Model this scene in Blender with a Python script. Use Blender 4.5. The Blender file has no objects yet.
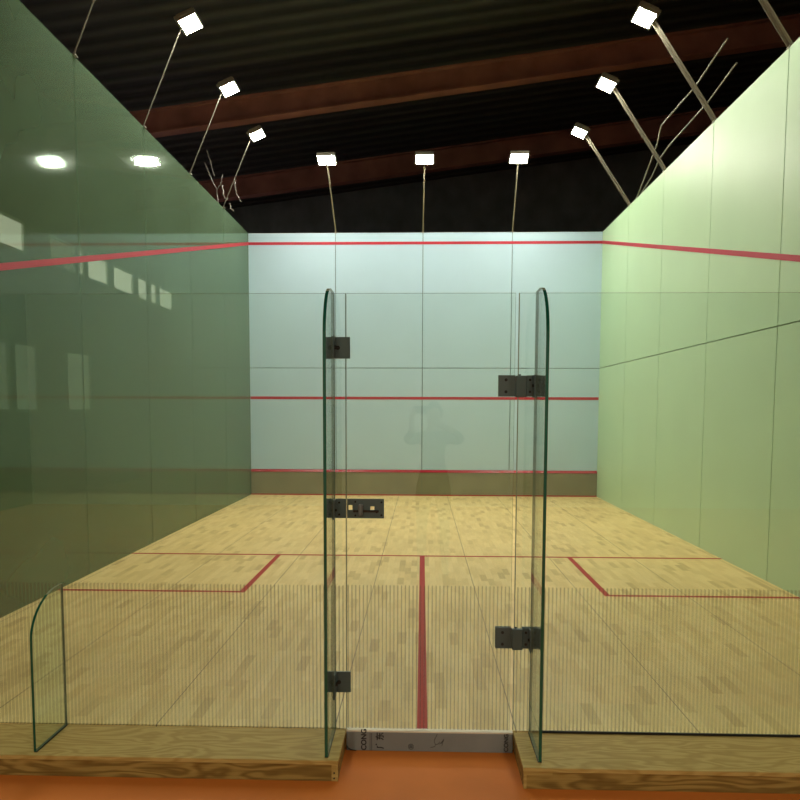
import bpy, bmesh, math, random
from mathutils import Vector, Matrix, Euler
random.seed(7)
C = bpy.context.scene.collection
sc = bpy.context.scene

# ---------------------------------------------------------------- materials
def new_mat(name):
    m = bpy.data.materials.new(name); m.use_nodes = True
    m.node_tree.nodes.clear()
    out = m.node_tree.nodes.new('ShaderNodeOutputMaterial')
    return m, m.node_tree, out

def N(nt, kind, **kw):
    n = nt.nodes.new(kind)
    for k, v in kw.items():
        if k.startswith('i_'):
            n.inputs[k[2:].replace('_', ' ')].default_value = v
        else:
            setattr(n, k, v)
    return n

def math_node(nt, op, a, b=None, c=None):
    n = nt.nodes.new('ShaderNodeMath'); n.operation = op
    for i, v in enumerate((a, b, c)):
        if v is None: continue
        if isinstance(v, (int, float)): n.inputs[i].default_value = v
        else: nt.links.new(v, n.inputs[i])
    return n.outputs[0]

def lin(r, g, b):
    def f(c):
        c /= 255.0
        return c/12.92 if c <= 0.04045 else ((c+0.055)/1.055)**2.4
    return (f(r), f(g), f(b), 1)

def principled(name, col, rough=0.5, metal=0.0, spec=0.5, noise=0.0, nscale=3.0, bump=0.0, bscale=40.0, coat=0.0, stretch=(1, 1, 1)):
    m, nt, out = new_mat(name)
    p = N(nt, 'ShaderNodeBsdfPrincipled')
    p.inputs['Base Color'].default_value = col
    p.inputs['Roughness'].default_value = rough
    p.inputs['Metallic'].default_value = metal
    p.inputs['Specular IOR Level'].default_value = spec
    p.inputs['Coat Weight'].default_value = coat
    tc = N(nt, 'ShaderNodeTexCoord')
    mp = N(nt, 'ShaderNodeMapping'); mp.inputs['Scale'].default_value = stretch
    nt.links.new(tc.outputs['Object'], mp.inputs['Vector'])
    if noise > 0:
        nz = N(nt, 'ShaderNodeTexNoise'); nz.inputs['Scale'].default_value = nscale; nz.inputs['Detail'].default_value = 5
        nt.links.new(mp.outputs[0], nz.inputs['Vector'])
        cr = N(nt, 'ShaderNodeValToRGB')
        cr.color_ramp.elements[0].position = 0.3; cr.color_ramp.elements[1].position = 0.7
        cr.color_ramp.elements[0].color = tuple(c*(1-noise) for c in col[:3])+(1,)
        cr.color_ramp.elements[1].color = tuple(min(1, c*(1+noise)) for c in col[:3])+(1,)
        nt.links.new(nz.outputs['Fac'], cr.inputs['Fac'])
        nt.links.new(cr.outputs['Color'], p.inputs['Base Color'])
    if bump > 0:
        nb = N(nt, 'ShaderNodeTexNoise'); nb.inputs['Scale'].default_value = bscale
        nt.links.new(mp.outputs[0], nb.inputs['Vector'])
        b = N(nt, 'ShaderNodeBump'); b.inputs['Strength'].default_value = bump; b.inputs['Distance'].default_value = 0.01
        nt.links.new(nb.outputs['Fac'], b.inputs['Height']); nt.links.new(b.outputs[0], p.inputs['Normal'])
    nt.links.new(p.outputs[0], out.inputs[0])
    return m

def schlick(nt, f0, gain=1.0):
    lw = N(nt, 'ShaderNodeLayerWeight'); lw.inputs['Blend'].default_value = 0.5
    p5 = math_node(nt, 'POWER', lw.outputs['Facing'], 5.0)
    return math_node(nt, 'MULTIPLY_ADD', p5, (1-f0)*gain, f0)

def glass(name, tint, stripes=False, f0=0.04, gain=1.0):
    m, nt, out = new_mat(name)
    tr = N(nt, 'ShaderNodeBsdfTransparent'); tr.inputs[0].default_value = tint
    gl = N(nt, 'ShaderNodeBsdfGlossy'); gl.inputs['Roughness'].default_value = 0.0
    mx = N(nt, 'ShaderNodeMixShader')
    nt.links.new(schlick(nt, f0, gain), mx.inputs[0]); nt.links.new(tr.outputs[0], mx.inputs[1]); nt.links.new(gl.outputs[0], mx.inputs[2])
    res = mx.outputs[0]
    if stripes:
        # printed stripes, 53.5 to the metre, up to 0.72 m
        g = N(nt, 'ShaderNodeTexCoord'); sx = N(nt, 'ShaderNodeSeparateXYZ')
        nt.links.new(g.outputs['Object'], sx.inputs[0])
        fr = math_node(nt, 'FRACT', math_node(nt, 'MULTIPLY_ADD', sx.outputs[0], STRIPE, 400.0))
        on = math_node(nt, 'GREATER_THAN', fr, 0.64)
        low = math_node(nt, 'LESS_THAN', sx.outputs[2], 0.722)
        nz = N(nt, 'ShaderNodeTexNoise'); nz.inputs['Scale'].default_value = 9.0
        nt.links.new(g.outputs['Object'], nz.inputs['Vector'])
        al = math_node(nt, 'MULTIPLY_ADD', nz.outputs['Fac'], 0.22, 0.12)
        fac = math_node(nt, 'MULTIPLY', math_node(nt, 'MULTIPLY', on, low), al)
        df = N(nt, 'ShaderNodeBsdfDiffuse'); df.inputs[0].default_value = (0.17, 0.15, 0.07, 1)
        m2 = N(nt, 'ShaderNodeMixShader')
        nt.links.new(fac, m2.inputs[0]); nt.links.new(res, m2.inputs[1]); nt.links.new(df.outputs[0], m2.inputs[2])
        res = m2.outputs[0]
    nt.links.new(res, out.inputs[0])
    return m

STRIPE = 53.5
M = {}
M['glass'] = glass('clear green tinted glass', (0.94, 0.968, 0.953, 1))
M['glass_stripe'] = glass('clear glass with printed stripes', (0.94, 0.968, 0.953, 1), stripes=True)
M['fin_glass'] = glass('clear green glass fin', (0.92, 0.975, 0.945, 1), gain=0.7)
M['glass_edge'] = principled('green glass edge', (0.008, 0.090, 0.052, 1), 0.12, spec=0.5)
M['glass_edge_pale'] = principled('pale glass edge', (0.26, 0.30, 0.20, 1), 0.15)
M['seal'] = principled('clear plastic seal', (0.20, 0.22, 0.16, 1), 0.2)
M['line'] = principled('glass edge line', (0.10, 0.145, 0.10, 1), 0.2)
M['top_edge'] = principled('polished glass top edge', (0.22, 0.27, 0.20, 1), 0.1)

# left wall: glossy dark green translucent glass
m, nt, out = new_mat('dark green wall glass')
df = N(nt, 'ShaderNodeBsdfDiffuse')
tc = N(nt, 'ShaderNodeTexCoord'); nz = N(nt, 'ShaderNodeTexNoise'); nz.inputs['Scale'].default_value = 0.7; nz.inputs['Detail'].default_value = 3
nt.links.new(tc.outputs['Object'], nz.inputs['Vector'])
cr = N(nt, 'ShaderNodeValToRGB'); cr.color_ramp.elements[0].position = 0.3; cr.color_ramp.elements[1].position = 0.75
cr.color_ramp.elements[0].color = (0.140, 0.205, 0.130, 1); cr.color_ramp.elements[1].color = (0.168, 0.255, 0.168, 1)
nt.links.new(nz.outputs['Fac'], cr.inputs[0]); nt.links.new(cr.outputs[0], df.inputs[0])
tr = N(nt, 'ShaderNodeBsdfTransparent'); tr.inputs[0].default_value = (0.62, 0.72, 0.55, 1)
gl = N(nt, 'ShaderNodeBsdfGlossy'); gl.inputs['Roughness'].default_value = 0.06; gl.inputs[0].default_value = (0.8, 0.95, 0.85, 1)
mx = N(nt, 'ShaderNodeMixShader'); mx.inputs[0].default_value = 0.42
nt.links.new(df.outputs[0], mx.inputs[1]); nt.links.new(tr.outputs[0], mx.inputs[2])
m2 = N(nt, 'ShaderNodeMixShader'); nt.links.new(schlick(nt, 0.035, 0.65), m2.inputs[0])
nt.links.new(mx.outputs[0], m2.inputs[1]); nt.links.new(gl.outputs[0], m2.inputs[2]); nt.links.new(m2.outputs[0], out.inputs[0])
M['left_wall'] = m

M['right_wall'] = principled('pale green wall panel', (0.50, 0.71, 0.44, 1), 0.42, spec=0.4, noise=0.025, nscale=1.2)
M['front_wall'] = principled('pale blue wall panel', (0.44, 0.61, 0.70, 1), 0.35, spec=0.4, noise=0.02, nscale=1.5)
M['joint'] = principled('dark joint', (0.075, 0.12, 0.075, 1), 0.8)
M['joint_front'] = principled('grey joint', (0.12, 0.17, 0.17, 1), 0.8)
M['red'] = principled('red court line', (0.46, 0.014, 0.034, 1), 0.5)
M['red_floor'] = principled('red floor line', (0.40, 0.028, 0.024, 1), 0.6, spec=0.2)
M['tin'] = principled('grey olive tin board', (0.205, 0.20, 0.115, 1), 0.5, noise=0.12, nscale=2.5)
M['tin_red'] = principled('red metal tin strip', (0.38, 0.015, 0.03, 1), 0.25, spec=0.6)
M['orange'] = principled('orange sports floor', (0.68, 0.205, 0.035, 1), 0.6, spec=0.2, noise=0.10, nscale=2.2, bump=0.05, bscale=60)
M['steel'] = principled('dark gunmetal', (0.070, 0.115, 0.115, 1), 0.4, metal=0.1)
M['steel_light'] = principled('brushed grey steel', (0.13, 0.155, 0.15, 1), 0.4, metal=0.1)
M['bolt'] = principled('bolt steel', (0.03, 0.03, 0.028, 1), 0.25, metal=0.3)
M['arm'] = principled('galvanised arm', (0.30, 0.28, 0.21, 1), 0.45, metal=0.4)
M['black'] = principled('black rubber', (0.006, 0.006, 0.005, 1), 0.6)
M['sill'] = principled('film covered grey aluminium', (0.22, 0.245, 0.235, 1), 0.45, noise=0.1, nscale=6)
M['sill_top'] = principled('pale sill top', (0.75, 0.68, 0.50, 1), 0.45)
M['ink'] = principled('black ink', (0.012, 0.011, 0.011, 1), 0.6)
M['drape'] = principled('black fabric', (0.17, 0.20, 0.18, 1), 0.95, spec=0.1, noise=0.2, nscale=2, bump=0.2, bscale=4, stretch=(1, 1, 0.8))
M['hall_wall'] = principled('dark hall wall', (0.020, 0.020, 0.018, 1), 0.9)
M['rear_wall'] = principled('pale rear hall wall', (0.75, 0.80, 0.72, 1), 0.9)
M['beam'] = principled('rusty brown steel beam', (0.26, 0.105, 0.075, 1), 0.7, noise=0.25, nscale=2)
M['frame'] = principled('pale window frame', (0.7, 0.72, 0.66, 1), 0.5)
M['wrap'] = principled('torn plastic', (0.26, 0.24, 0.20, 1), 0.4)

# dark corrugated roof
m, nt, out = new_mat('dark corrugated roof')
p = N(nt, 'ShaderNodeBsdfPrincipled'); p.inputs['Roughness'].default_value = 0.7
tc = N(nt, 'ShaderNodeTexCoord'); sx = N(nt, 'ShaderNodeSeparateXYZ'); nt.links.new(tc.outputs['Object'], sx.inputs[0])
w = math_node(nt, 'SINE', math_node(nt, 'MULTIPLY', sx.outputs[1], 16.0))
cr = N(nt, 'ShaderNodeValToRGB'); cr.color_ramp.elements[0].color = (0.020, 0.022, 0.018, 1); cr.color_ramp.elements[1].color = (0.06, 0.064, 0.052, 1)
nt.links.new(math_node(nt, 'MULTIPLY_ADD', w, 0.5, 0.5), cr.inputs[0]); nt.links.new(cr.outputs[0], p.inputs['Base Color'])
b = N(nt, 'ShaderNodeBump'); b.inputs['Distance'].default_value = 0.03; nt.links.new(w, b.inputs['Height']); nt.links.new(b.outputs[0], p.inputs['Normal'])
nt.links.new(p.outputs[0], out.inputs[0]); M['roof'] = m

def emit(name, col, strength):
    m, nt, out = new_mat(name)
    e = N(nt, 'ShaderNodeEmission'); e.inputs[0].default_value = col; e.inputs[1].default_value = strength
    nt.links.new(e.outputs[0], out.inputs[0]); return m
M['lamp'] = emit('floodlight lens', (1.0, 0.955, 0.83, 1), 105)
M['added_hall_lamp'] = emit('added hall lamp lens', (1.0, 0.90, 0.72, 1), 140)
M['day'] = emit('daylight pane', (1.0, 0.84, 0.95, 1), 1.7)
M['dusk'] = emit('dim window pane', (0.90, 0.84, 0.82, 1), 0.30)

# maple floor: strips run towards the front wall
m, nt, out = new_mat('maple strip floor')
p = N(nt, 'ShaderNodeBsdfPrincipled'); p.inputs['Roughness'].default_value = 0.42; p.inputs['Specular IOR Level'].default_value = 0.3
tc = N(nt, 'ShaderNodeTexCoord'); mp = N(nt, 'ShaderNodeMapping'); mp.inputs['Rotation'].default_value = (0, 0, math.pi/2)
nt.links.new(tc.outputs['Object'], mp.inputs['Vector'])
br = N(nt, 'ShaderNodeTexBrick'); br.offset = 0.37; br.offset_frequency = 2; br.squash = 1.0
br.inputs['Color1'].default_value = (0, 0, 0, 1); br.inputs['Color2'].default_value = (1, 1, 1, 1); br.inputs['Mortar'].default_value = (0.75, 0.75, 0.75, 1)
br.inputs['Scale'].default_value = 1.0; br.inputs['Brick Width'].default_value = 0.26; br.inputs['Row Height'].default_value = 0.060
br.inputs['Mortar Size'].default_value = 0.0006; br.inputs['Bias'].default_value = -0.05
nt.links.new(mp.outputs[0], br.inputs['Vector'])
cr = N(nt, 'ShaderNodeValToRGB'); e = cr.color_ramp.elements
e[0].position = 0.0; e[0].color = (0.86, 0.65, 0.29, 1)
e[1].position = 1.0; e[1].color = (0.50, 0.345, 0.13, 1)
for ps, cl in ((0.45, (0.81, 0.60, 0.25, 1)), (0.80, (0.75, 0.545, 0.22, 1)), (0.93, (0.62, 0.44, 0.17, 1))):
    q = e.new(ps); q.color = cl
nt.links.new(br.outputs['Color'], cr.inputs[0])
mp2 = N(nt, 'ShaderNodeMapping'); mp2.inputs['Scale'].default_value = (22, 1.6, 1)
nt.links.new(tc.outputs['Object'], mp2.inputs['Vector'])
nz = N(nt, 'ShaderNodeTexNoise'); nz.inputs['Scale'].default_value = 2.0; nz.inputs['Detail'].default_value = 6
nt.links.new(mp2.outputs[0], nz.inputs['Vector'])
g = N(nt, 'ShaderNodeMapRange'); g.inputs['To Min'].default_value = 0.84; g.inputs['To Max'].default_value = 1.12
nt.links.new(nz.outputs['Fac'], g.inputs['Value'])
nz2 = N(nt, 'ShaderNodeTexNoise'); nz2.inputs['Scale'].default_value = 1.1; nt.links.new(tc.outputs['Object'], nz2.inputs['Vector'])
g2 = N(nt, 'ShaderNodeMapRange'); g2.inputs['To Min'].default_value = 0.88; g2.inputs['To Max'].default_value = 1.1
nt.links.new(nz2.outputs['Fac'], g2.inputs['Value'])
mul = N(nt, 'ShaderNodeVectorMath'); mul.operation = 'SCALE'; nt.links.new(cr.outputs[0], mul.inputs[0])
nt.links.new(math_node(nt, 'MULTIPLY', g.outputs[0], g2.outputs[0]), mul.inputs['Scale'])
sx = N(nt, 'ShaderNodeSeparateXYZ'); nt.links.new(tc.outputs['Object'], sx.inputs[0])
fr = math_node(nt, 'FRACT', math_node(nt, 'MULTIPLY_ADD', sx.outputs[0], 1/0.90, 10.5))
d = math_node(nt, 'ABSOLUTE', math_node(nt, 'SUBTRACT', fr, 0.005))
jn = math_node(nt, 'LESS_THAN', d, 0.0028)
mc = N(nt, 'ShaderNodeMix'); mc.data_type = 'RGBA'; nt.links.new(jn, mc.inputs[0]); nt.links.new(mul.outputs[0], mc.inputs[6]); mc.inputs[7].default_value = (0.12, 0.07, 0.025, 1)
nt.links.new(mc.outputs[2], p.inputs['Base Color']); nt.links.new(p.outputs[0], out.inputs[0]); M['maple'] = m

# oak-like boards of the ledge
def wood(name, c1, c2, scale=1.0):
    m, nt, out = new_mat(name)
    p = N(nt, 'ShaderNodeBsdfPrincipled'); p.inputs['Roughness'].default_value = 0.5; p.inputs['Specular IOR Level'].default_value = 0.12
    tc = N(nt, 'ShaderNodeTexCoord'); mp = N(nt, 'ShaderNodeMapping'); mp.inputs['Scale'].default_value = (1.5*scale, 6*scale, 9*scale)
    nt.links.new(tc.outputs['Object'], mp.inputs['Vector'])
    nz = N(nt, 'ShaderNodeTexNoise'); nz.inputs['Scale'].default_value = 1.5; nz.inputs['Detail'].default_value = 2.5; nz.inputs['Distortion'].default_value = 0.4
    nt.links.new(mp.outputs[0], nz.inputs['Vector'])
    w = math_node(nt, 'SINE', math_node(nt, 'MULTIPLY', nz.outputs['Fac'], 52.0))
    mp3 = N(nt, 'ShaderNodeMapping'); mp3.inputs['Scale'].default_value = (4, 160, 160)
    nt.links.new(tc.outputs['Object'], mp3.inputs['Vector'])
    n3 = N(nt, 'ShaderNodeTexNoise'); n3.inputs['Scale'].default_value = 1.0; nt.links.new(mp3.outputs[0], n3.inputs['Vector'])
    v = math_node(nt, 'ADD', math_node(nt, 'MULTIPLY_ADD', w, 0.30, 0.25), math_node(nt, 'MULTIPLY', n3.outputs['Fac'], 0.5))
    cr = N(nt, 'ShaderNodeValToRGB'); cr.color_ramp.elements[0].color = c1; cr.color_ramp.elements[1].color = c2
    nt.links.new(v, cr.inputs[0]); nt.links.new(cr.outputs[0], p.inputs['Base Color']); nt.links.new(p.outputs[0], out.inputs[0])
    return m
M['ledge'] = wood('oak ledge board', (0.38, 0.26, 0.07, 1), (0.57, 0.43, 0.15, 1))
M['fascia'] = wood('oak fascia board', (0.15, 0.085, 0.018, 1), (0.44, 0.31, 0.09, 1), 0.8)

# ---------------------------------------------------------------- helpers
def box(bm, x0, x1, y0, y1, z0, z1, mi=0, rot=None):
    vs = [bm.verts.new((x, y, z)) for x in (x0, x1) for y in (y0, y1) for z in (z0, z1)]
    fs = [(0, 1, 3, 2), (4, 6, 7, 5), (0, 4, 5, 1), (2, 3, 7, 6), (0, 2, 6, 4), (1, 5, 7, 3)]
    out = []
    for f in fs:
        fc = bm.faces.new([vs[i] for i in f]); fc.material_index = mi; out.append(fc)
    return vs, out

def xform(vs, mat):
    for v in vs: v.co = mat @ v.co

def cyl(bm, p0, p1, r, n=16, mi=0, r1=None, caps=True):
    p0, p1 = Vector(p0), Vector(p1); d = (p1-p0).normalized()
    a = d.orthogonal().normalized(); b = d.cross(a)
    r1 = r if r1 is None else r1
    A = [bm.verts.new(p0+(a*math.cos(t)+b*math.sin(t))*r) for t in [2*math.pi*i/n for i in range(n)]]
    B = [bm.verts.new(p1+(a*math.cos(t)+b*math.sin(t))*r1) for t in [2*math.pi*i/n for i in range(n)]]
    for i in range(n):
        f = bm.faces.new((A[i], A[(i+1) % n], B[(i+1) % n], B[i])); f.material_index = mi; f.smooth = True
    if caps:
        f = bm.faces.new(A[::-1]); f.material_index = mi
        f = bm.faces.new(B); f.material_index = mi
    return A+B

def tube(bm, pts, r, n=8, mi=0):
    pts = [Vector(p) for p in pts]; rings = []
    for i, p in enumerate(pts):
        t = (pts[min(i+1, len(pts)-1)]-pts[max(i-1, 0)]).normalized()
        ref = Vector((0.13, 0.98, 0.1)) if abs(t.z) > 0.7 else Vector((0, 0, 1))
        a = t.cross(ref).normalized(); b = t.cross(a)
        rr = r[i] if isinstance(r, (list, tuple)) else r
        rings.append([bm.verts.new(p+(a*math.cos(q)+b*math.sin(q))*rr) for q in [2*math.pi*k/n for k in range(n)]])
    for A, B in zip(rings, rings[1:]):
        for i in range(n):
            f = bm.faces.new((A[i], A[(i+1) % n], B[(i+1) % n], B[i])); f.smooth = True; f.material_index = mi
    bm.faces.new(rings[0][::-1]); bm.faces.new(rings[-1])

def obj(name, bm, mats, parent=None, bevel=0.0, world=True):
    me = bpy.data.meshes.new(name)
    bmesh.ops.recalc_face_normals(bm, faces=bm.faces)
    bm.to_mesh(me); bm.free()
    for mt in (mats if isinstance(mats, (list, tuple)) else [mats]):
        me.materials.append(M[mt])
    o = bpy.data.objects.new(name, me); C.objects.link(o)
    if parent is not None:
        o.parent = parent
        if world:   # vertices were given in world space
            me.transform(Matrix.Translation(-Vector(parent.location)))
    if bevel:
        md = o.modifiers.new('bevel', 'BEVEL'); md.width = bevel; md.segments = 2; md.limit_method = 'ANGLE'
    return o

def thing(name, label, cat, loc=(0, 0, 0), group=None):
    o = bpy.data.objects.new(name, None); C.objects.link(o); o.location = loc; o.empty_display_size = 0.1
    o['label'] = label; o['category'] = cat
    if group: o['group'] = group
    return o

def tag(o, label, cat, group=None):
    o['label'] = label; o['category'] = cat
    if group: o['group'] = group
    return o

def struct(name, bm, mats, label=None, bevel=0.0):
    o = obj(name, bm, mats, bevel=bevel); o['kind'] = 'structure'
    if label: o['label'] = label
    return o

W, L, H = 3.2, 9.75, 4.78
JZ = 2.35
YJ = [9.75, 8.12, 6.49, 4.86, 3.23, 1.60, 0.0]

# ---------------------------------------------------------------- court shell
bm = bmesh.new(); box(bm, -W-0.06, W+0.06, 0.012, L+0.06, -0.10, 0)
struct('floor', bm, 'maple', 'pale maple strip squash court floor')
bm = bmesh.new(); box(bm, -6.95, 8.0, -9.0, 18.0, -0.16, -0.101)
struct('floor', bm, 'orange', 'orange sports floor outside the glass')

# front wall panels on a dark backing
bm = bmesh.new()
g = 0.006
xs = [-W, -1.61, -0.02, 1.59, W]
for a, b_ in zip(xs, xs[1:]):
    for z0, z1 in ((0.0, JZ), (JZ, H)):
        box(bm, a+(g if a > -W else 0), b_-(g if b_ < W else 0), L, L+0.035, z0+(g if z0 else 0), z1-(g if z1 == JZ else 0), 0)
box(bm, -W-0.05, W+0.05, L+0.036, L+0.10, 0.0, H-0.01, 1)
struct('wall_front', bm, ['front_wall', 'joint_front'], 'pale blue panelled front wall of the court')

# right wall
bm = bmesh.new()
for y1, y0 in zip(YJ, YJ[1:]):
    for z0, z1 in ((-0.1, JZ), (JZ, H)):
        box(bm, W, W+0.035, y0+(g if y0 > 0 else 0), y1-(g if y1 < L else 0), z0+(g if z0 > 0 else 0), z1-(g if z1 == JZ else 0), 0)
box(bm, W+0.036, W+0.10, 0, L, -0.1, H-0.01, 1)
struct('wall_right', bm, ['right_wall', 'joint'], 'pale yellow-green panelled right wall of the court')

# left wall, green glass panes with narrow joints
bm = bmesh.new()
for y1, y0 in zip(YJ, YJ[1:]):
    box(bm, -W-0.012, -W, y0+(0.002 if y0 > 0 else 0), y1-(0.002 if y1 < L else 0), -0.1, H, 0)
for y in YJ[1:-1]:
    box(bm, -W-0.009, -W-0.003, y-0.002, y+0.002, -0.1, H, 1)
struct('wall_left', bm, ['left_wall', 'joint'], 'glossy dark green left wall of the court')

# ---------------------------------------------------------------- red lines
def outz(y): return 2.13+(4.57-2.13)*y/L
T = 0.004
bm = bmesh.new()
box(bm, -W+T, W-T, L-T, L-0.0005, 4.57, 4.62)
struct('trim_1', bm, 'red', 'red out line across the front wall')
for k, s in ((2, -1), (3, 1)):
    bm = bmesh.new()
    x0, x1 = s*(W-T), s*(W-0.0005)
    v = [bm.verts.new((x, y, outz(y)+dz)) for x in (x0, x1) for y in (0.0, L-0.0005) for dz in (0, 0.055)]
    for f in [(0, 1, 3, 2), (4, 6, 7, 5), (0, 4, 5, 1), (2, 3, 7, 6), (0, 2, 6, 4), (1, 5, 7, 3)]:
        bm.faces.new([v[i] for i in f])
    struct('trim_%d' % k, bm, 'red', 'sloping red out line along the %s wall' % ('left' if s < 0 else 'right'))
bm = bmesh.new(); box(bm, -W+T, W-T, L-T, L-0.0005, 1.775, 1.825)
struct('trim_4', bm, 'red', 'red service line across the front wall')
def fline(k, x0, x1, y0, y1, label):
    bm = bmesh.new(); box(bm, x0, x1, y0, y1, 0.0002, 0.0015)
    struct('trim_%d' % k, bm, 'red_floor', label)
fline(5, -W+0.002, W-0.002, 4.21, 4.26, 'red short line across the court floor')
fline(6, -0.036, 0.016, 0.014, 4.209, 'red half-court line down the middle of the floor')
for k, s in ((7, -1), (8, 1)):
    a, b_ = sorted((s*1.60, s*1.55))
    bm = bmesh.new(); box(bm, a, b_, 2.61, 4.209, 0.0002, 0.0015)
    a, b_ = sorted((s*1.601, s*(W-0.002)))
    box(bm, a, b_, 2.61, 2.66, 0.0002, 0.0015)
    struct('trim_%d' % k, bm, 'red_floor', 'red service box line on the %s of the floor' % ('left' if s < 0 else 'right'))

# ---------------------------------------------------------------- tin
t = thing('tin_board', 'long grey-olive tin board with red top strip along the foot of the front wall', 'tin board', (0, L-0.03, 0.002))
xt = [-W+0.004, -1.61, -0.02, 1.59, W-0.004]
for a, b_ in zip(xt, xt[1:]):
    bm = bmesh.new(); box(bm, a+0.002, b_-0.002, L-0.028, L-0.006, 0.022, 0.43)
    obj('board', bm, 'tin', t)
bm = bmesh.new(); vs, fs = box(bm, -W+0.004, W-0.004, L-0.040, L-0.006, 0.431, 0.481)
for v in vs:
    if v.co.z > 0.45 and v.co.y < L-0.03: v.co.y += 0.02; v.co.z -= 0.005
o = obj('top_strip', bm, 'tin_red', t, bevel=0.004); o['label'] = 'red bevelled metal strip'
bm = bmesh.new(); box(bm, -W+0.004, W-0.004, L-0.032, L-0.006, 0.0, 0.021)
o = obj('bottom_strip', bm, 'red_floor', t); o['label'] = 'thin dark red strip'

# ---------------------------------------------------------------- back wall glass
GT = 2.13
def pane(name, x0, x1, z0, z1, parent, mat='glass_stripe', edge='glass_edge_pale'):
    bm = bmesh.new(); vs, fs = box(bm, x0, x1, -0.006, 0.006, z0, z1, 0)
    for f in fs:
        n = f.calc_center_median()
        if abs(n.z-z1) < 1e-5: f.material_index = 1
        elif abs(n.x-x0) < 1e-5 or abs(n.x-x1) < 1e-5: f.material_index = 2
    return obj(name, bm, [mat, 'top_edge', edge], parent)

left = thing('glass_screen', 'wide fixed glass panel with striped foot left of the glass door', 'glass panel', (-1.8, 0, 0.001))
pane('pane', -W+0.004, -0.386, 0.002, GT, left, edge='glass_edge')
bm = bmesh.new(); box(bm, -0.3858, -0.3822, -0.005, 0.005, 0.004, GT); obj('edge_seal', bm, 'line', left)
bm = bmesh.new(); box(bm, -0.4398, -0.4368, -0.0085, -0.0063, 0.004, GT); obj('silicone_joint', bm, 'line', left)
right = thing('glass_screen', 'wide fixed glass panel with striped foot right of the glass door', 'glass panel', (1.8, 0, 0.001))
pane('pane', 0.438, W-0.004, 0.008, GT, right)
bm = bmesh.new(); box(bm, 0.53, W-0.004, -0.013, -0.0065, 0.0005, 0.012)
o = obj('gasket', bm, 'black', right); o['label'] = 'black rubber strip along the foot'
bm = bmesh.new(); box(bm, 0.4340, 0.4375, -0.005, 0.005, 0.01, GT)
o = obj('edge_seal', bm, 'seal', right); o['label'] = 'clear plastic seal on the edge by the door'

door = thing('glass_door', 'narrow frameless glass door in the middle, hung on two dark hinges', 'glass door', (0.02, 0, 0.004))
pane('pane', -0.380, 0.4195, 0.008, GT, door)

def plate(bm, x0, x1, z0, z1, y0=-0.016, y1=-0.0065, mi=0):
    return box(bm, x0, x1, y0, y1, z0, z1, mi)

def bolt(bm, x, z, y=-0.016, r=0.007, mi=1):
    cyl(bm, (x, y, z), (x, y-0.004, z), r, 14, mi)
    cyl(bm, (x, y-0.004, z), (x, y-0.0045, z), r*0.45, 8, 2)

def hinge(z0, z1, label):
    zc = (z0+z1)/2
    bm = bmesh.new(); plate(bm, 0.343, 0.4215, z0, z1)
    bolt(bm, 0.377, z1-0.022); bolt(bm, 0.377, z0+0.022)
    box(bm, 0.343, 0.419, 0.0065, 0.014, z0, z1, 0)
    h = obj('hinge', bm, ['steel', 'bolt', 'black'], door, bevel=0.0012); h['label'] = label
    bm = bmesh.new(); box(bm, 0.4222, 0.4738, -0.030, -0.0065, z0-0.004, z1-0.002)
    o = obj('barrel', bm, 'steel', h, world=False, bevel=0.004)
    o.data.transform(Matrix.Translation(-Vector(door.location)))
    bm = bmesh.new(); cyl(bm, (0.4415, -0.014, z1-0.001), (0.4415, -0.014, z1+0.004), 0.006, 12)
    o = obj('pin', bm, 'bolt', h, world=False); o.data.transform(Matrix.Translation(-Vector(door.location)))
    # leaf screwed to the fixed panel and clamped to the fin
    bm = bmesh.new(); plate(bm, 0.4745, 0.5105, z0, z1)
    bolt(bm, 0.490, z1-0.022, r=0.006); bolt(bm, 0.490, z0+0.022, r=0.006)
    plate(bm, 0.5275, 0.572, z0, z1)
    box(bm, 0.475, 0.572, 0.0065, 0.013, z0, z1, 0)
    w_ = obj('wall_leaf', bm, ['steel', 'bolt', 'black'], right, bevel=0.0012)
    bm = bmesh.new(); box(bm, 0.5035, 0.5105, -0.062, -0.0165, z0-0.006, z1)
    cyl(bm, (0.5035, -0.040, zc), (0.496, -0.040, zc), 0.007, 14, 1)
    o = obj('fin_clamp', bm, ['steel', 'bolt'], right, bevel=0.001)
hinge(1.645, 1.745, 'upper dark steel hinge')
hinge(0.424, 0.526, 'lower dark steel hinge')

# lock: a plate with two holes, a slide bar and a thumb knob; its keep sits on the left panel
z0, z1 = 1.058, 1.152
bm = bmesh.new()
def pl(a, b_, c, d_): plate(bm, a, b_, c, d_, -0.018, -0.0065)
hx0, hx1, hz0, hz1 = -0.372, -0.352, 1.098, 1.122      # square hole
qx0, qx1 = -0.266, -0.246                                # hole by the slide bar
pl(-0.378, hx0, z0, z1); pl(hx0, hx1, z0, hz0); pl(hx0, hx1, hz1, z1); pl(hx1, qx0, z0, z1)
pl(qx0, qx1, z0, hz0); pl(qx0, qx1, hz1-0.006, z1); pl(qx1, -0.200, z0, z1)
for x, z in ((-0.338, z1-0.014), (-0.338, z0+0.014), (-0.212, z1-0.016), (-0.212, z0+0.016), (-0.235, z0+0.030)):
    bolt(bm, x, z, -0.018, 0.0045)
lock = obj('lock_plate', bm, ['steel', 'bolt', 'black'], door); lock['label'] = 'long dark lock plate with holes'
off = Matrix.Translation(-Vector(door.location))
bm = bmesh.new(); box(bm, -0.348, -0.225, -0.026, -0.0185, 1.088, 1.099)
o = obj('slide_bar', bm, 'bolt', lock, world=False, bevel=0.002); o.data.transform(off)
bm = bmesh.new(); box(bm, -0.322, -0.300, -0.043, -0.0185, 1.075, 1.128)
o = obj('thumb_knob', bm, 'steel_light', lock, world=False, bevel=0.006); o.data.transform(off); o['label'] = 'lighter grey knob'
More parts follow.
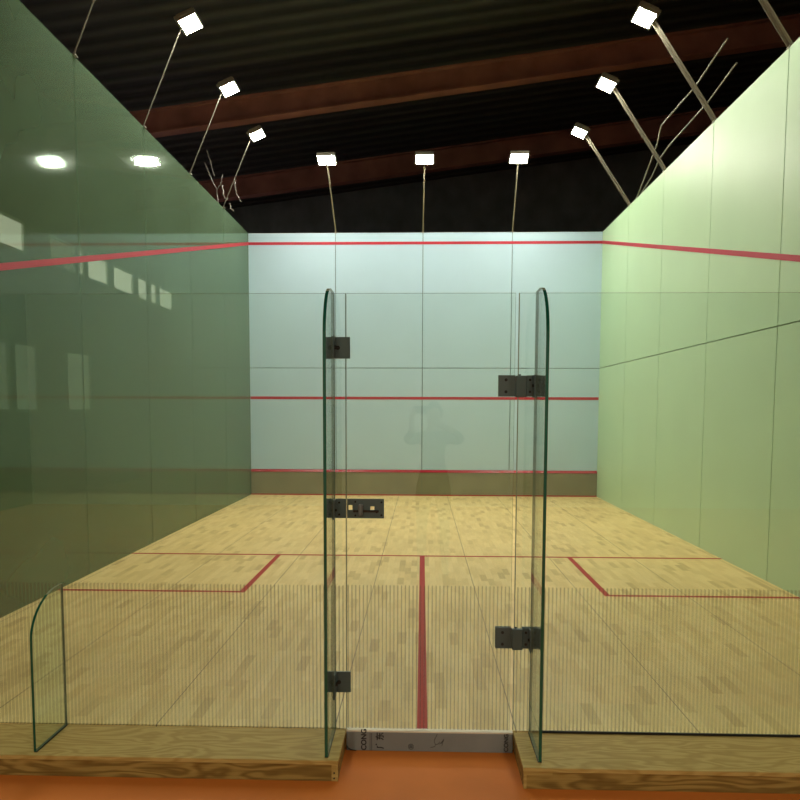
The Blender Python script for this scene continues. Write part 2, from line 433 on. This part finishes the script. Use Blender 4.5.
bm = bmesh.new(); plate(bm, -0.4345, -0.3835, z0, z1, -0.018)
bolt(bm, -0.416, z1-0.018, -0.018, 0.005); bolt(bm, -0.416, z0+0.018, -0.018, 0.005)
plate(bm, -0.485, -0.4535, z0, z1, -0.018)
o = obj('lock_keep', bm, ['steel', 'bolt', 'black'], left, bevel=0.001); o['label'] = 'dark keep plate beside the lock'
for x0, x1, sx_ in ((-0.4395, -0.4335, 1), (-0.4565, -0.4505, -1)):
    pass
bm = bmesh.new(); box(bm, -0.4385, -0.4325, -0.075, -0.0185, z0, z1)
cyl(bm, (-0.4325, -0.045, 1.100), (-0.424, -0.045, 1.100), 0.006, 12, 1)
obj('fin_clamp', bm, ['steel', 'bolt'], left, bevel=0.001)

# two corner brackets on the left panel
for za, zb, lab, tabz in ((1.822, 1.924, 'upper corner bracket', 0.0), (0.193, 0.296, 'lower corner bracket', 0.018)):
    zc = (za+zb)/2
    bm = bmesh.new(); plate(bm, -0.4385, -0.3625, za, zb)
    plate(bm, -0.485, -0.4535, za, zb)
    bolt(bm, -0.420, zc, r=0.010)
    br = obj('corner_bracket', bm, ['steel', 'bolt', 'black'], left, bevel=0.001); br['label'] = lab+' of dark steel'
    bm = bmesh.new(); box(bm, -0.4385, -0.4325, -0.070, -0.0165, za-tabz, zb)
    cyl(bm, (-0.4325, -0.045, zc), (-0.423, -0.045, zc), 0.009, 14, 1)
    o = obj('clamp_leg', bm, ['steel', 'bolt'], br, world=False, bevel=0.001); o.data.transform(Matrix.Translation(-Vector(left.location)))

# glass fins
def fin(x, depth, h, rx, rz, label):
    th = 0.0072 if h > 1 else 0.006
    t = thing('glass_fin', label, 'glass fin', (x, -0.15, 0.001))
    y1 = -0.0095; y0 = -depth
    pr = [(y1, 0.006), (y0, 0.006), (y0, h-rz)]
    n = 14
    for i in range(1, n+1):
        a = math.pi/2*i/n
        pr.append((y0+rx*(1-math.cos(a)), h-rz+rz*math.sin(a)))
    if y0+rx < y1-1e-4: pr.append((y1, h))
    bm = bmesh.new()
    A = [bm.verts.new((x-th, y, z)) for y, z in pr]; B = [bm.verts.new((x+th, y, z)) for y, z in pr]
    bm.faces.new(A).material_index = 0; bm.faces.new(B[::-1]).material_index = 0
    k = len(pr)
    for i in range(k):
        f = bm.faces.new((A[i], B[i], B[(i+1) % k], A[(i+1) % k])); f.material_index = 1
        if i == k-1: f.material_index = 3
        elif i >= 2:
            mid = (pr[i][1]+pr[(i+1) % k][1])/2
            if mid > h-rz*0.12: f.material_index = 2
    for f in bm.faces:
        if f.calc_center_median().z < 0.0065: f.material_index = 3
    obj('pane', bm, ['fin_glass', 'glass_edge', 'glass_edge_pale', 'line'], t)
    bm = bmesh.new(); box(bm, x-th-0.001, x+th+0.001, y0+0.004, y1, -0.0004, 0.0058)
    o = obj('base_seal', bm, 'black', t); o['label'] = 'thin black seal'
    return t
fin(-0.446, 0.302, GT+0.004, 0.20, 0.24, 'tall round-cornered glass fin standing upright at the left edge of the doorway')
fin(0.519, 0.312, GT+0.004, 0.20, 0.24, 'tall round-cornered glass fin standing upright at the right edge of the doorway')
fin(-1.793, 0.300, 0.722, 0.265, 0.20, 'short round-cornered glass fin on the left wooden ledge')

# ---------------------------------------------------------------- wooden ledges
def ledge(x0, x1, depth, inner, label):
    t = thing('wooden_ledge', label, 'ledge', ((x0+x1)/2, -depth/2, -0.1))
    bm = bmesh.new(); box(bm, x0, x1, -depth, -0.008, -0.020, 0.0)
    obj('top_board', bm, 'ledge', t, bevel=0.0015)
    bm = bmesh.new()
    a, b_ = (x0+0.002, x1-0.004) if inner > 0 else (x0+0.004, x1-0.002)
    box(bm, a, b_, -depth+0.008, -depth+0.026, -0.10, -0.0205)
    obj('fascia', bm, 'fascia', t, bevel=0.001)
    bm = bmesh.new()
    xe = x1-0.022 if inner > 0 else x0+0.004
    box(bm, xe, xe+0.018, -depth+0.0265, -0.008, -0.10, -0.0205)
    obj('end_board', bm, 'fascia', t)
    if inner > 0:
        bm = bmesh.new(); box(bm, x1-0.032, x1-0.003, -depth+0.0055, -depth+0.0078, -0.099, -0.022)
        cyl(bm, (x1-0.020, -depth+0.0054, -0.085), (x1-0.020, -depth+0.003, -0.085), 0.004, 10, 1)
        cyl(bm, (x1-0.020, -depth+0.0054, -0.060), (x1-0.020, -depth+0.003, -0.060), 0.004, 10, 1)
    else:
        bm = bmesh.new(); box(bm, x0+0.003, x0+0.016, -depth+0.0055, -depth+0.0078, -0.099, -0.0205)
        box(bm, x0+0.016, x0+0.13, -depth+0.0055, -depth+0.0078, -0.036, -0.0205)
    o = obj('end_cap', bm, ['ledge', 'black'], t); o['label'] = 'paler raw edge at the doorway corner'
    return t
ledge(-W-0.3, -0.388, 0.325, 1, 'long low wooden ledge in front of the glass, left of the doorway')
ledge(0.438, W+0.3, 0.358, -1, 'long low wooden ledge in front of the glass, right of the doorway')

# ---------------------------------------------------------------- door sill with printed film
sill = thing('door_sill', 'grey metal sill with printed film under the glass door, between the ledges', 'door sill', (0.025, -0.005, -0.1))
SY = -0.020
bm = bmesh.new(); box(bm, -0.384, 0.434, SY, 0.008, -0.100, -0.006)
obj('sill_face', bm, 'sill', sill, bevel=0.002)
bm = bmesh.new(); box(bm, -0.384, 0.434, SY+0.001, 0.011, -0.0055, 0.0015)
o = obj('sill_top', bm, 'sill_top', sill); o['label'] = 'pale top edge'
def text(body, size, x, z, rotz, bold=0.0):
    cu = bpy.data.curves.new('txt', 'FONT'); cu.body = body; cu.size = size; cu.extrude = 0.0002; cu.offset = bold
    cu.align_x = 'LEFT'
    to = bpy.data.objects.new('txt', cu); C.objects.link(to)
    bpy.context.view_layer.update()
    dg = bpy.context.evaluated_depsgraph_get()
    me = bpy.data.meshes.new_from_object(to.evaluated_get(dg))
    bpy.data.objects.remove(to)
    me.transform(Matrix.Translation((x, SY-0.0008, z)) @ Matrix.Rotation(rotz, 4, 'Y') @ Matrix.Rotation(math.pi/2, 4, 'X'))
    me.transform(Matrix.Translation(-Vector(sill.location)))
    me.materials.clear(); me.materials.append(M['ink'])
    o = bpy.data.objects.new('lettering', me); C.objects.link(o); o.parent = sill
    return o
text('CONG', 0.036, -0.286, -0.098, -math.pi/2, 0.0011)['label'] = 'black capitals running up the film at the left'
text('\u5e7f\u4e1c', 0.043, -0.203, -0.090, -math.pi/2, 0.0011)['label'] = 'two black characters running up the film'
text('CONG', 0.030, 0.412, -0.094, -math.pi/2, 0.0006)['label'] = 'black capitals running up the film at the right'
bm = bmesh.new()
for x in (-0.268, -0.260):
    box(bm, x, x+0.0022, SY-0.0012, SY-0.0005, -0.098, -0.010)
obj('printed_rule', bm, 'ink', sill)
bm = bmesh.new()
tube(bm, [(-0.065+0.013*math.cos(a), SY-0.001, -0.076+0.013*math.sin(a)) for a in [i*math.pi/12 for i in range(24)]], 0.0012, 6)
for dz in (-0.005, 0, 0.005):
    box(bm, -0.073, -0.057, SY-0.0012, SY-0.0005, -0.077+dz, -0.0745+dz)
obj('stamp_mark', bm, 'ink', sill)
bm = bmesh.new()
def scrib(pts): tube(bm, [(0.043+px*0.001, SY-0.001, -0.1+pz*0.001) for px, pz in pts], 0.0011, 6)
scrib([(22, 92), (16, 78), (8, 62), (6, 50), (14, 36), (10, 28), (0, 24), (-12, 22)])
scrib([(14, 36), (24, 40), (34, 52), (30, 38), (38, 44), (46, 56), (42, 42), (50, 60), (54, 66), (48, 46), (44, 30)])
obj('handwriting', bm, 'ink', sill)
bm = bmesh.new()
tube(bm, [(-0.383, -0.022, -0.075), (-0.374, -0.024, -0.088), (-0.358, -0.023, -0.096), (-0.335, -0.023, -0.0985)], 0.0022, 8)
o = obj('torn_film_edge', bm, 'ink', sill)

# ---------------------------------------------------------------- floodlights on arms
def make_flood(name, label, base, tip, inward, group, flat=(0.03, 0.05)):
    """base: foot on the wall top, tip: head of the arm; inward: horizontal unit vector into the court"""
    t = thing(name, label, 'floodlight', base, group)
    b0 = Vector(base); tp = Vector(tip); inn = Vector(inward)
    d = (tp-b0).normalized()
    side = d.cross(inn).normalized()
    nrm = side.cross(d).normalized()
    bm = bmesh.new()
    ln = (tp-b0).length
    hw, hd = flat[0]/2, flat[1]/2
    # angle profile
    for (a0, a1, c0, c1) in ((-hw, hw, -hd, -hd+0.005), (-hw, -hw+0.005, -hd+0.005, hd)):
        vs, _ = box(bm, a0, a1, c0, c1, 0, ln)
        Mx = Matrix((side, nrm, d)).transposed().to_4x4(); Mx.translation = b0
        xform(vs, Mx)
    obj('arm', bm, 'arm', t)
    bm = bmesh.new(); out = -inn
    c = b0
    vs, _ = box(bm, -0.035, 0.035, -0.03, 0.03, 0.0005, 0.007)
    Mx = Matrix((Vector((inn.y, -inn.x, 0)), inn, Vector((0, 0, 1)))).transposed().to_4x4(); Mx.translation = c
    xform(vs, Mx)
    obj('foot_plate', bm, 'arm', t)
    # head: lens normal n, up-slope u
    n = (inn*0.40+Vector((0, 0, -0.917))).normalized(); s = Vector((inn.y, -inn.x, 0)); u = s.cross(n).normalized()
    if u.z < 0: u = -u
    hc = tp+u*0.105
    B = Matrix((s, u, n)).transposed().to_4x4(); B.translation = hc
    bm = bmesh.new()
    vs, _ = box(bm, -0.155, 0.155, -0.115, 0.115, -0.045, 0.0); xform(vs, B)
    for k in range(-5, 6):
        vs, _ = box(bm, k*0.026-0.003, k*0.026+0.003, -0.10, 0.10, -0.070, -0.0455); xform(vs, B)
    vs, _ = box(bm, -0.155, 0.155, -0.115, -0.100, 0.0, 0.022); xform(vs, B)
    vs, _ = box(bm, -0.155, 0.155, 0.100, 0.115, 0.0, 0.012); xform(vs, B)
    vs, _ = box(bm, -0.155, -0.143, -0.0995, 0.0995, 0.0, 0.012); xform(vs, B)
    vs, _ = box(bm, 0.143, 0.155, -0.0995, 0.0995, 0.0, 0.012); xform(vs, B)
    hd_ = obj('housing', bm, 'arm', t)
    bm = bmesh.new(); vs, _ = box(bm, -0.142, 0.142, -0.099, 0.099, 0.0005, 0.008); xform(vs, B)
    o = obj('lens', bm, 'lamp', hd_, world=False); o.data.transform(Matrix.Translation(-b0)); o['label'] = 'glowing white lens'
    bm = bmesh.new()
    for sx_ in (-1, 1):
        a0, a1 = sorted((sx_*0.158, sx_*0.164))
        vs, _ = box(bm, a0, a1, -0.125, 0.02, -0.040, -0.015); xform(vs, B)
    vs, _ = box(bm, -0.164, 0.164, -0.131, -0.1255, -0.040, -0.015); xform(vs, B)
    obj('bracket', bm, 'arm', t)
    return t
FG = 'floodlights on angled arms around the court'
for x, tx, lab in ((-1.60, -1.66, 'left of the three floodlights lit above the front wall'),
                   (-0.02, 0.0, 'middle of the three floodlights lit above the front wall'),
                   (1.59, 1.585, 'right of the three floodlights lit above the front wall')):
    make_flood('floodlight', lab, (x, L+0.02, H), (tx, 9.08, 5.77), (0, -1, 0), FG, (0.022, 0.022))
SIDE = [8.12, 6.49, 4.86, 3.23]  # the two nearer the glass on each side are added for light
ordn = ['closest to the front wall', 'second from the front wall', 'third from the front wall, added for light', 'nearest the glass end, added for light']
for y, w_ in zip(SIDE, ordn):
    make_flood('floodlight', 'floodlight on a wide bar above the right wall, '+w_, (W+0.02, y, H), (2.50, y, 5.86), (-1, 0, 0), FG, (0.05, 0.035))
for y, w_ in zip(SIDE, ordn):
    make_flood('floodlight', 'floodlight on a thin bar above the dark left wall, '+w_, (-W-0.006, y, H), (-2.74, y, 5.86), (1, 0, 0), FG, (0.014, 0.012))

# sagging cables beside the right-hand arms
def cab(name, pts, r, mat, label, cat, n=14):
    bm = bmesh.new(); P_ = []
    for a, b_ in zip(pts, pts[1:]):
        a, b_ = Vector(a), Vector(b_)
        for i in range(n): P_.append(a.lerp(b_, i/n))
    P_.append(Vector(pts[-1])); tube(bm, P_, r, 8)
    return tag(obj(name, bm, mat), label, cat)
cab('cable', [(3.235, 7.90, 4.79), (3.16, 7.2, 4.93), (3.12, 6.56, 5.16), (3.05, 6.2, 5.26), (3.10, 5.2, 5.30), (3.05, 4.2, 5.34)], 0.010, 'arm', 'upper pale cable rising past the bars above the right wall', 'cable')
cab('cable', [(3.225, 7.60, 4.80), (3.19, 6.95, 4.88), (3.17, 6.60, 4.98), (3.17, 6.2, 5.02), (3.18, 5.0, 5.05), (3.15, 4.2, 5.1)], 0.009, 'arm', 'lower pale cable close along the top of the right wall', 'cable')

# torn plastic film caught on the left arm
t = thing('torn_plastic_wrap', 'shreds of torn pale plastic film hanging at the top of the left wall', 'plastic film', (-3.2, 7.95, 4.80))
for pts in ([(-3.43, 5.42), (-3.38, 5.30), (-3.33, 5.16), (-3.25, 5.03), (-3.235, 4.80)],
            [(-3.40, 5.62), (-3.37, 5.50), (-3.30, 5.28), (-3.285, 5.22)],
            [(-3.25, 5.03), (-3.20, 5.09), (-3.165, 5.13), (-3.16, 5.25)],
            [(-3.165, 5.08), (-3.15, 4.93), (-3.11, 4.86), (-3.085, 4.87)],
            [(-2.97, 5.17), (-2.965, 5.04), (-2.93, 4.92), (-2.87, 4.83)],
            [(-3.05, 4.80), (-3.03, 4.72), (-2.99, 4.69)]):
    bm = bmesh.new(); P_ = []
    y = 7.95
    for a, b_ in zip(pts, pts[1:]):
        for i in range(5):
            f = i/5; P_.append((a[0]+(b_[0]-a[0])*f+random.uniform(-.006, .006), y+random.uniform(-.02, .02), a[1]+(b_[1]-a[1])*f))
    P_.append((pts[-1][0], y, pts[-1][1]))
    tube(bm, P_, [random.uniform(0.004, 0.012) for _ in P_], 6)
    obj('strand', bm, 'wrap', t)

# ---------------------------------------------------------------- hall around the court
def zroof(x): return 8.25+0.13*x
bm = bmesh.new()
v = [bm.verts.new((x, y, zroof(x)+dz)) for x in (-7.1, 8.1) for y in (-9.1, 18.1) for dz in (0, 0.08)]
for f in [(0, 1, 3, 2), (4, 6, 7, 5), (0, 4, 5, 1), (2, 3, 7, 6), (0, 2, 6, 4), (1, 5, 7, 3)]: bm.faces.new([v[i] for i in f])
struct('ceiling', bm, 'roof', 'dark corrugated hall roof')
bm = bmesh.new(); box(bm, -6.95, 8.0, 18.0, 18.1, -0.16, 9.4); struct('wall_back', bm, 'drape', 'black hall end wall beyond the court')
bm = bmesh.new(); box(bm, -6.95, 8.0, -9.1, -9.0, -0.16, 9.4); struct('wall_rear', bm, 'rear_wall')
bm = bmesh.new(); box(bm, 8.0, 8.1, -9.1, 18.1, -0.16, 9.4); struct('wall_hall_right', bm, 'hall_wall')
# left hall wall with its openings cut out
HX = -7.0
cler = [(6.9, 9.17), (11.08, 11.35), (11.5, 12.5), (12.75, 13.9), (14.15, 14.8), (14.98, 15.42), (15.58, 16.6)]
dimc = [(9.98, 11.0)]
lowd = [(6.6, 8.55), (8.68, 9.43), (10.5, 11.55)]
bm = bmesh.new()
def wallbox(y0, y1, z0, z1): box(bm, HX-0.12, HX, y0, y1, z0, z1)
wallbox(-9.1, 18.1, -0.16, 1.53); wallbox(-9.1, 18.1, 2.74, 4.29); wallbox(-9.1, 18.1, 4.85, 7.5)
def fill(rows, z0, z1):
    y = -9.1
    for a, b_ in sorted(rows): wallbox(y, a, z0, z1); y = b_
    wallbox(y, 18.1, z0, z1)
fill(lowd, 1.53, 2.74); fill(cler+dimc, 4.29, 4.85)
struct('wall_hall_left', bm, 'hall_wall', 'dark hall wall seen through the green glass')
k = 1
for rows, z0, z1, mt in ((cler, 4.29, 4.85, 'day'), (dimc, 4.29, 4.85, 'dusk'), (lowd, 1.53, 2.74, 'dusk')):
    for a, b_ in rows:
        bm = bmesh.new(); box(bm, HX-0.06, HX-0.05, a+0.002, b_-0.002, z0+0.002, z1-0.002)
        o = struct('window_%d' % k, bm, mt)
        bm = bmesh.new(); fw = 0.045
        for (c0, c1, e0, e1) in ((a+0.002, a+fw, z0+0.002, z1-0.002), (b_-fw, b_-0.002, z0+0.002, z1-0.002), (a+fw, b_-fw, z0+0.002, z0+fw), (a+fw, b_-fw, z1-fw, z1-0.002)):
            box(bm, HX-0.049, HX-0.005, c0, c1, e0, e1)
        f = obj('window_frame', bm, 'frame', o, world=False)
        k += 1
# roof beams
for y, w_ in ((14.0, 'brown steel roof beam beyond the front wall'), (9.9, 'brown steel roof beam above the front wall'), (5.0, 'brown steel roof beam over the middle of the court'), (-2.0, 'brown steel roof beam over the glass end')):
    t = thing('roof_beam', w_, 'roof beam', (0, y, 7.22))
    def slab(name, z0, z1, hw):
        bm = bmesh.new()
        v = [bm.verts.new((x, y+yy, 7.22+0.13*x+dz)) for x in (-6.94, 7.95) for yy in (-hw, hw) for dz in (z0, z1)]
        for f in [(0, 1, 3, 2), (4, 6, 7, 5), (0, 4, 5, 1), (2, 3, 7, 6), (0, 2, 6, 4), (1, 5, 7, 3)]: bm.faces.new([v[i] for i in f])
        obj(name, bm, 'beam', t)
    top = 0.45 if y == 14.0 else 0.40
    slab('bottom_flange', 0.0, 0.03, 0.11); slab('web', 0.0305, top, 0.012); slab('top_flange', top+0.0005, top+0.03, 0.11)

# hall lamps added to light the orange floor and ledges, behind the photographer
for x, y, w_ in ((-2.4, -6.0, 'left'), (2.8, -6.0, 'right')):
    t = thing('added_pendant_lamp', 'added round high-bay lamp over the orange floor on the %s side' % w_, 'lamp', (x, y, 5.0), 'added high-bay lamps over the orange floor')
    bm = bmesh.new(); cyl(bm, (x, y, 4.8), (x, y, 5.05), 0.24, 28, 0, 0.10); obj('shade', bm, 'steel_light', t)
    bm = bmesh.new(); cyl(bm, (x, y, 4.785), (x, y, 4.799), 0.22, 28); obj('lens', bm, 'added_hall_lamp', t)
    bm = bmesh.new(); cyl(bm, (x, y, 5.051), (x, y, zroof(x)-0.002), 0.012, 10); obj('rod', bm, 'steel_light', t)


# ---------------------------------------------------------------- the photographer, mirrored faintly in the glass
M['skin'] = principled('skin', (0.42, 0.24, 0.16, 1), 0.55)
M['shirt'] = principled('dark shirt cloth', (0.020, 0.022, 0.024, 1), 0.9)
M['trousers'] = principled('dark trousers cloth', (0.014, 0.014, 0.016, 1), 0.9)
M['shoe'] = principled('dark shoe', (0.012, 0.012, 0.012, 1), 0.5)
M['hair'] = principled('black hair', (0.006, 0.005, 0.004, 1), 0.5)
M['phone'] = principled('black phone', (0.010, 0.010, 0.011, 1), 0.15)
M['eye'] = principled('eye', (0.6, 0.6, 0.58, 1), 0.2)
def person():
    px, py, fz = 0.10, -3.86, -0.101
    V = []; E_ = []; Rr = []
    def v(x, y, z, r, link=None, ry=None):
        V.append((px+x, py+y, fz+z)); Rr.append((r, ry or r))
        if link is not None: E_.append((link, len(V)-1))
        return len(V)-1
    pel = v(0, 0, 0.95, 0.135, None, 0.10)
    wst = v(0, 0.01, 1.10, 0.125, pel, 0.095)
    cst = v(0, 0.0, 1.28, 0.145, wst, 0.11)
    upc = v(0, 0.0, 1.40, 0.115, cst, 0.085)
    nk = v(0, 0.01, 1.50, 0.055, upc)
    hd0 = v(0, 0.045, 1.575, 0.070, nk, 0.075)
    hd1 = v(0, 0.050, 1.65, 0.078, hd0, 0.092)
    v(0, 0.035, 1.71, 0.066, hd1, 0.08)
    tips = []
    for s_ in (-1, 1):
        hip = v(s_*0.100, 0, 0.88, 0.105, pel)
        kn = v(s_*0.115, 0.02, 0.50, 0.058, hip)
        cf = v(s_*0.12, 0.0, 0.36, 0.056, kn)
        an = v(s_*0.125, -0.01, 0.09, 0.038, cf)
        hl = v(s_*0.125, 0.03, 0.045, 0.040, an)
        v(s_*0.14, 0.16, 0.034, 0.032, hl)
        sh = v(s_*0.165, 0.0, 1.405, 0.060, upc)
        ua = v(s_*0.235, 0.055, 1.36, 0.048, sh)
        el = v(s_*0.285, 0.115, 1.42-0.03, 0.040, ua)
        fa = v(s_*0.215, 0.23, 1.46, 0.036, el)
        wx = -px-0.02+s_*0.105
        wr = v(wx, 0.345, 1.575, 0.026, fa)
        pm = v(wx-s_*0.006, 0.372, 1.615, 0.027, wr, 0.016)
        kk = v(wx-s_*0.010, 0.385, 1.650, 0.026, pm, 0.014)
        tips.append((s_, wx))
        # four unequal fingers curling in front of the phone edge, thumb behind it
        for i, ln in enumerate((0.92, 1.0, 0.95, 0.78)):
            z0 = 1.632+i*0.017
            a = v(wx-s_*0.016, 0.392, z0, 0.0085, kk)
            b = v(wx-s_*0.020, 0.418, z0+0.004, 0.008, a)
            c_ = v(wx-s_*(0.020+0.022*ln), 0.424, z0+0.007, 0.0075, b)
            v(wx-s_*(0.020+0.036*ln), 0.421, z0+0.008, 0.007, c_)
        ta = v(wx-s_*0.020, 0.378, 1.622, 0.010, pm)
        tb = v(wx-s_*0.034, 0.386, 1.648, 0.0095, ta)
        v(wx-s_*0.046, 0.392, 1.668, 0.0085, tb)
    me = bpy.data.meshes.new('body_src'); me.from_pydata(V, E_, [])
    o = bpy.data.objects.new('body_src', me); C.objects.link(o)
    bpy.context.view_layer.objects.active = o
    md = o.modifiers.new('skin', 'SKIN'); md.use_smooth_shade = True
    if not len(me.skin_vertices):
        with bpy.context.temp_override(object=o, active_object=o): bpy.ops.mesh.customdata_skin_add()
    sv = me.skin_vertices[0].data
    for i, (a, b) in enumerate(Rr): sv[i].radius = (a, b); sv[i].use_root = (i == 0)
    o.modifiers.new('sub', 'SUBSURF').levels = 2
    bpy.context.view_layer.update()
    dg = bpy.context.evaluated_depsgraph_get()
    bm_ = bpy.data.meshes.new_from_object(o.evaluated_get(dg)); bpy.data.objects.remove(o)
    bm_.name = 'body'; bm_.materials.clear()
    for k_ in ('skin', 'shirt', 'trousers', 'shoe'): bm_.materials.append(M[k_])
    for p_ in bm_.polygons:
        c_ = p_.center; z = c_.z-fz; p_.use_smooth = True
        if z < 0.085: p_.material_index = 3
        elif z < 0.97: p_.material_index = 2
        elif z < 1.475 and c_.y < py+0.27: p_.material_index = 1
        else: p_.material_index = 0
    root = thing('person', 'person in dark clothes facing the glass, holding up a phone with both hands', 'person', (px, py, fz))
    bm_.transform(Matrix.Translation(-Vector(root.location)))
    b = bpy.data.objects.new('body', bm_); C.objects.link(b); b.parent = root
    # hair cap, face
    hc = Vector((px, py+0.030, fz+1.66))
    bm = bmesh.new(); bmesh.ops.create_uvsphere(bm, u_segments=28, v_segments=18, radius=1)
    for q in list(bm.verts):
        d = q.co.copy()
        if (d.y > 0.35 and d.z < 0.45) or d.z < -0.55: bm.verts.remove(q)
        else: q.co = hc+Vector((d.x*0.086, d.y*0.104, d.z*0.112))
    obj('hair', bm, 'hair', root)
    bm = bmesh.new()
    cyl(bm, hc+Vector((0, 0.085, 0.005)), hc+Vector((0, 0.128, -0.035)), 0.008, 10, 0, 0.016)
    for s_ in (-1, 1):
        b2 = bmesh.new(); cyl(b2, hc+Vector((s_*0.078, 0.01, -0.045)), hc+Vector((s_*0.092, 0.0, 0.005)), 0.010, 10, 0, 0.018)
        obj('ear', b2, 'skin', root)
    obj('nose', bm, 'skin', root)
    for s_ in (-1, 1):
        bm = bmesh.new()
        r0 = bmesh.ops.create_uvsphere(bm, u_segments=12, v_segments=8, radius=0.013)
        for q in r0['verts']: q.co += hc+Vector((s_*0.032, 0.096, 0.0))
        obj('eye', bm, 'eye', root)
    bm = bmesh.new(); tube(bm, [hc+Vector((x_, 0.100-abs(x_)*0.25, -0.062)) for x_ in (-0.024, -0.012, 0, 0.012, 0.024)], 0.005, 8)
    obj('mouth', bm, 'red_floor', root)
    bm = bmesh.new(); box(bm, -0.10, 0.06, -3.4445, -3.4365, 1.545, 1.622)
    ph = obj('phone', bm, 'phone', bevel=0.003)
    tag(ph, 'black phone held sideways in the hands of the person facing the glass', 'phone')
person()

# ---------------------------------------------------------------- world, camera, view
w = bpy.data.worlds.new('world'); sc.world = w; w.use_nodes = True
w.node_tree.nodes['Background'].inputs[0].default_value = (0.5, 0.6, 0.65, 1); w.node_tree.nodes['Background'].inputs[1].default_value = 0.05
F = 713.6
yaw, pit, rol = 0.0307219, -0.0758142, 0.00302853
cam = bpy.data.cameras.new('camera'); co = bpy.data.objects.new('camera', cam); C.objects.link(co)
cam.sensor_fit = 'HORIZONTAL'; cam.sensor_width = 36; cam.lens = F*36/800; cam.shift_y = (464.45-400)/800
cam.clip_start = 0.05; cam.clip_end = 100
c, s = math.cos, math.sin
Rz = Matrix(((c(yaw), s(yaw), 0), (-s(yaw), c(yaw), 0), (0, 0, 1)))
Rx = Matrix(((1, 0, 0), (0, c(pit), s(pit)), (0, -s(pit), c(pit))))
Ry = Matrix(((c(rol), 0, s(rol)), (0, 1, 0), (-s(rol), 0, c(rol))))
R = Ry @ Rx @ Rz             # rows: right, forward, up
right_, fwd, up = R[0], R[1], R[2]
co.matrix_world = Matrix(((right_[0], up[0], -fwd[0], -0.01865), (right_[1], up[1], -fwd[1], -3.42459), (right_[2], up[2], -fwd[2], 1.57840), (0, 0, 0, 1)))
sc.camera = co
sc.view_settings.view_transform = 'Standard'; sc.view_settings.look = 'None'
sc.view_settings.gamma = 1; sc.view_settings.use_curve_mapping = False
sc.view_settings.exposure = 1.1
sc.cycles.transparent_max_bounces = 32
sc.cycles.max_bounces = 10
sc.cycles.sample_clamp_indirect = 6
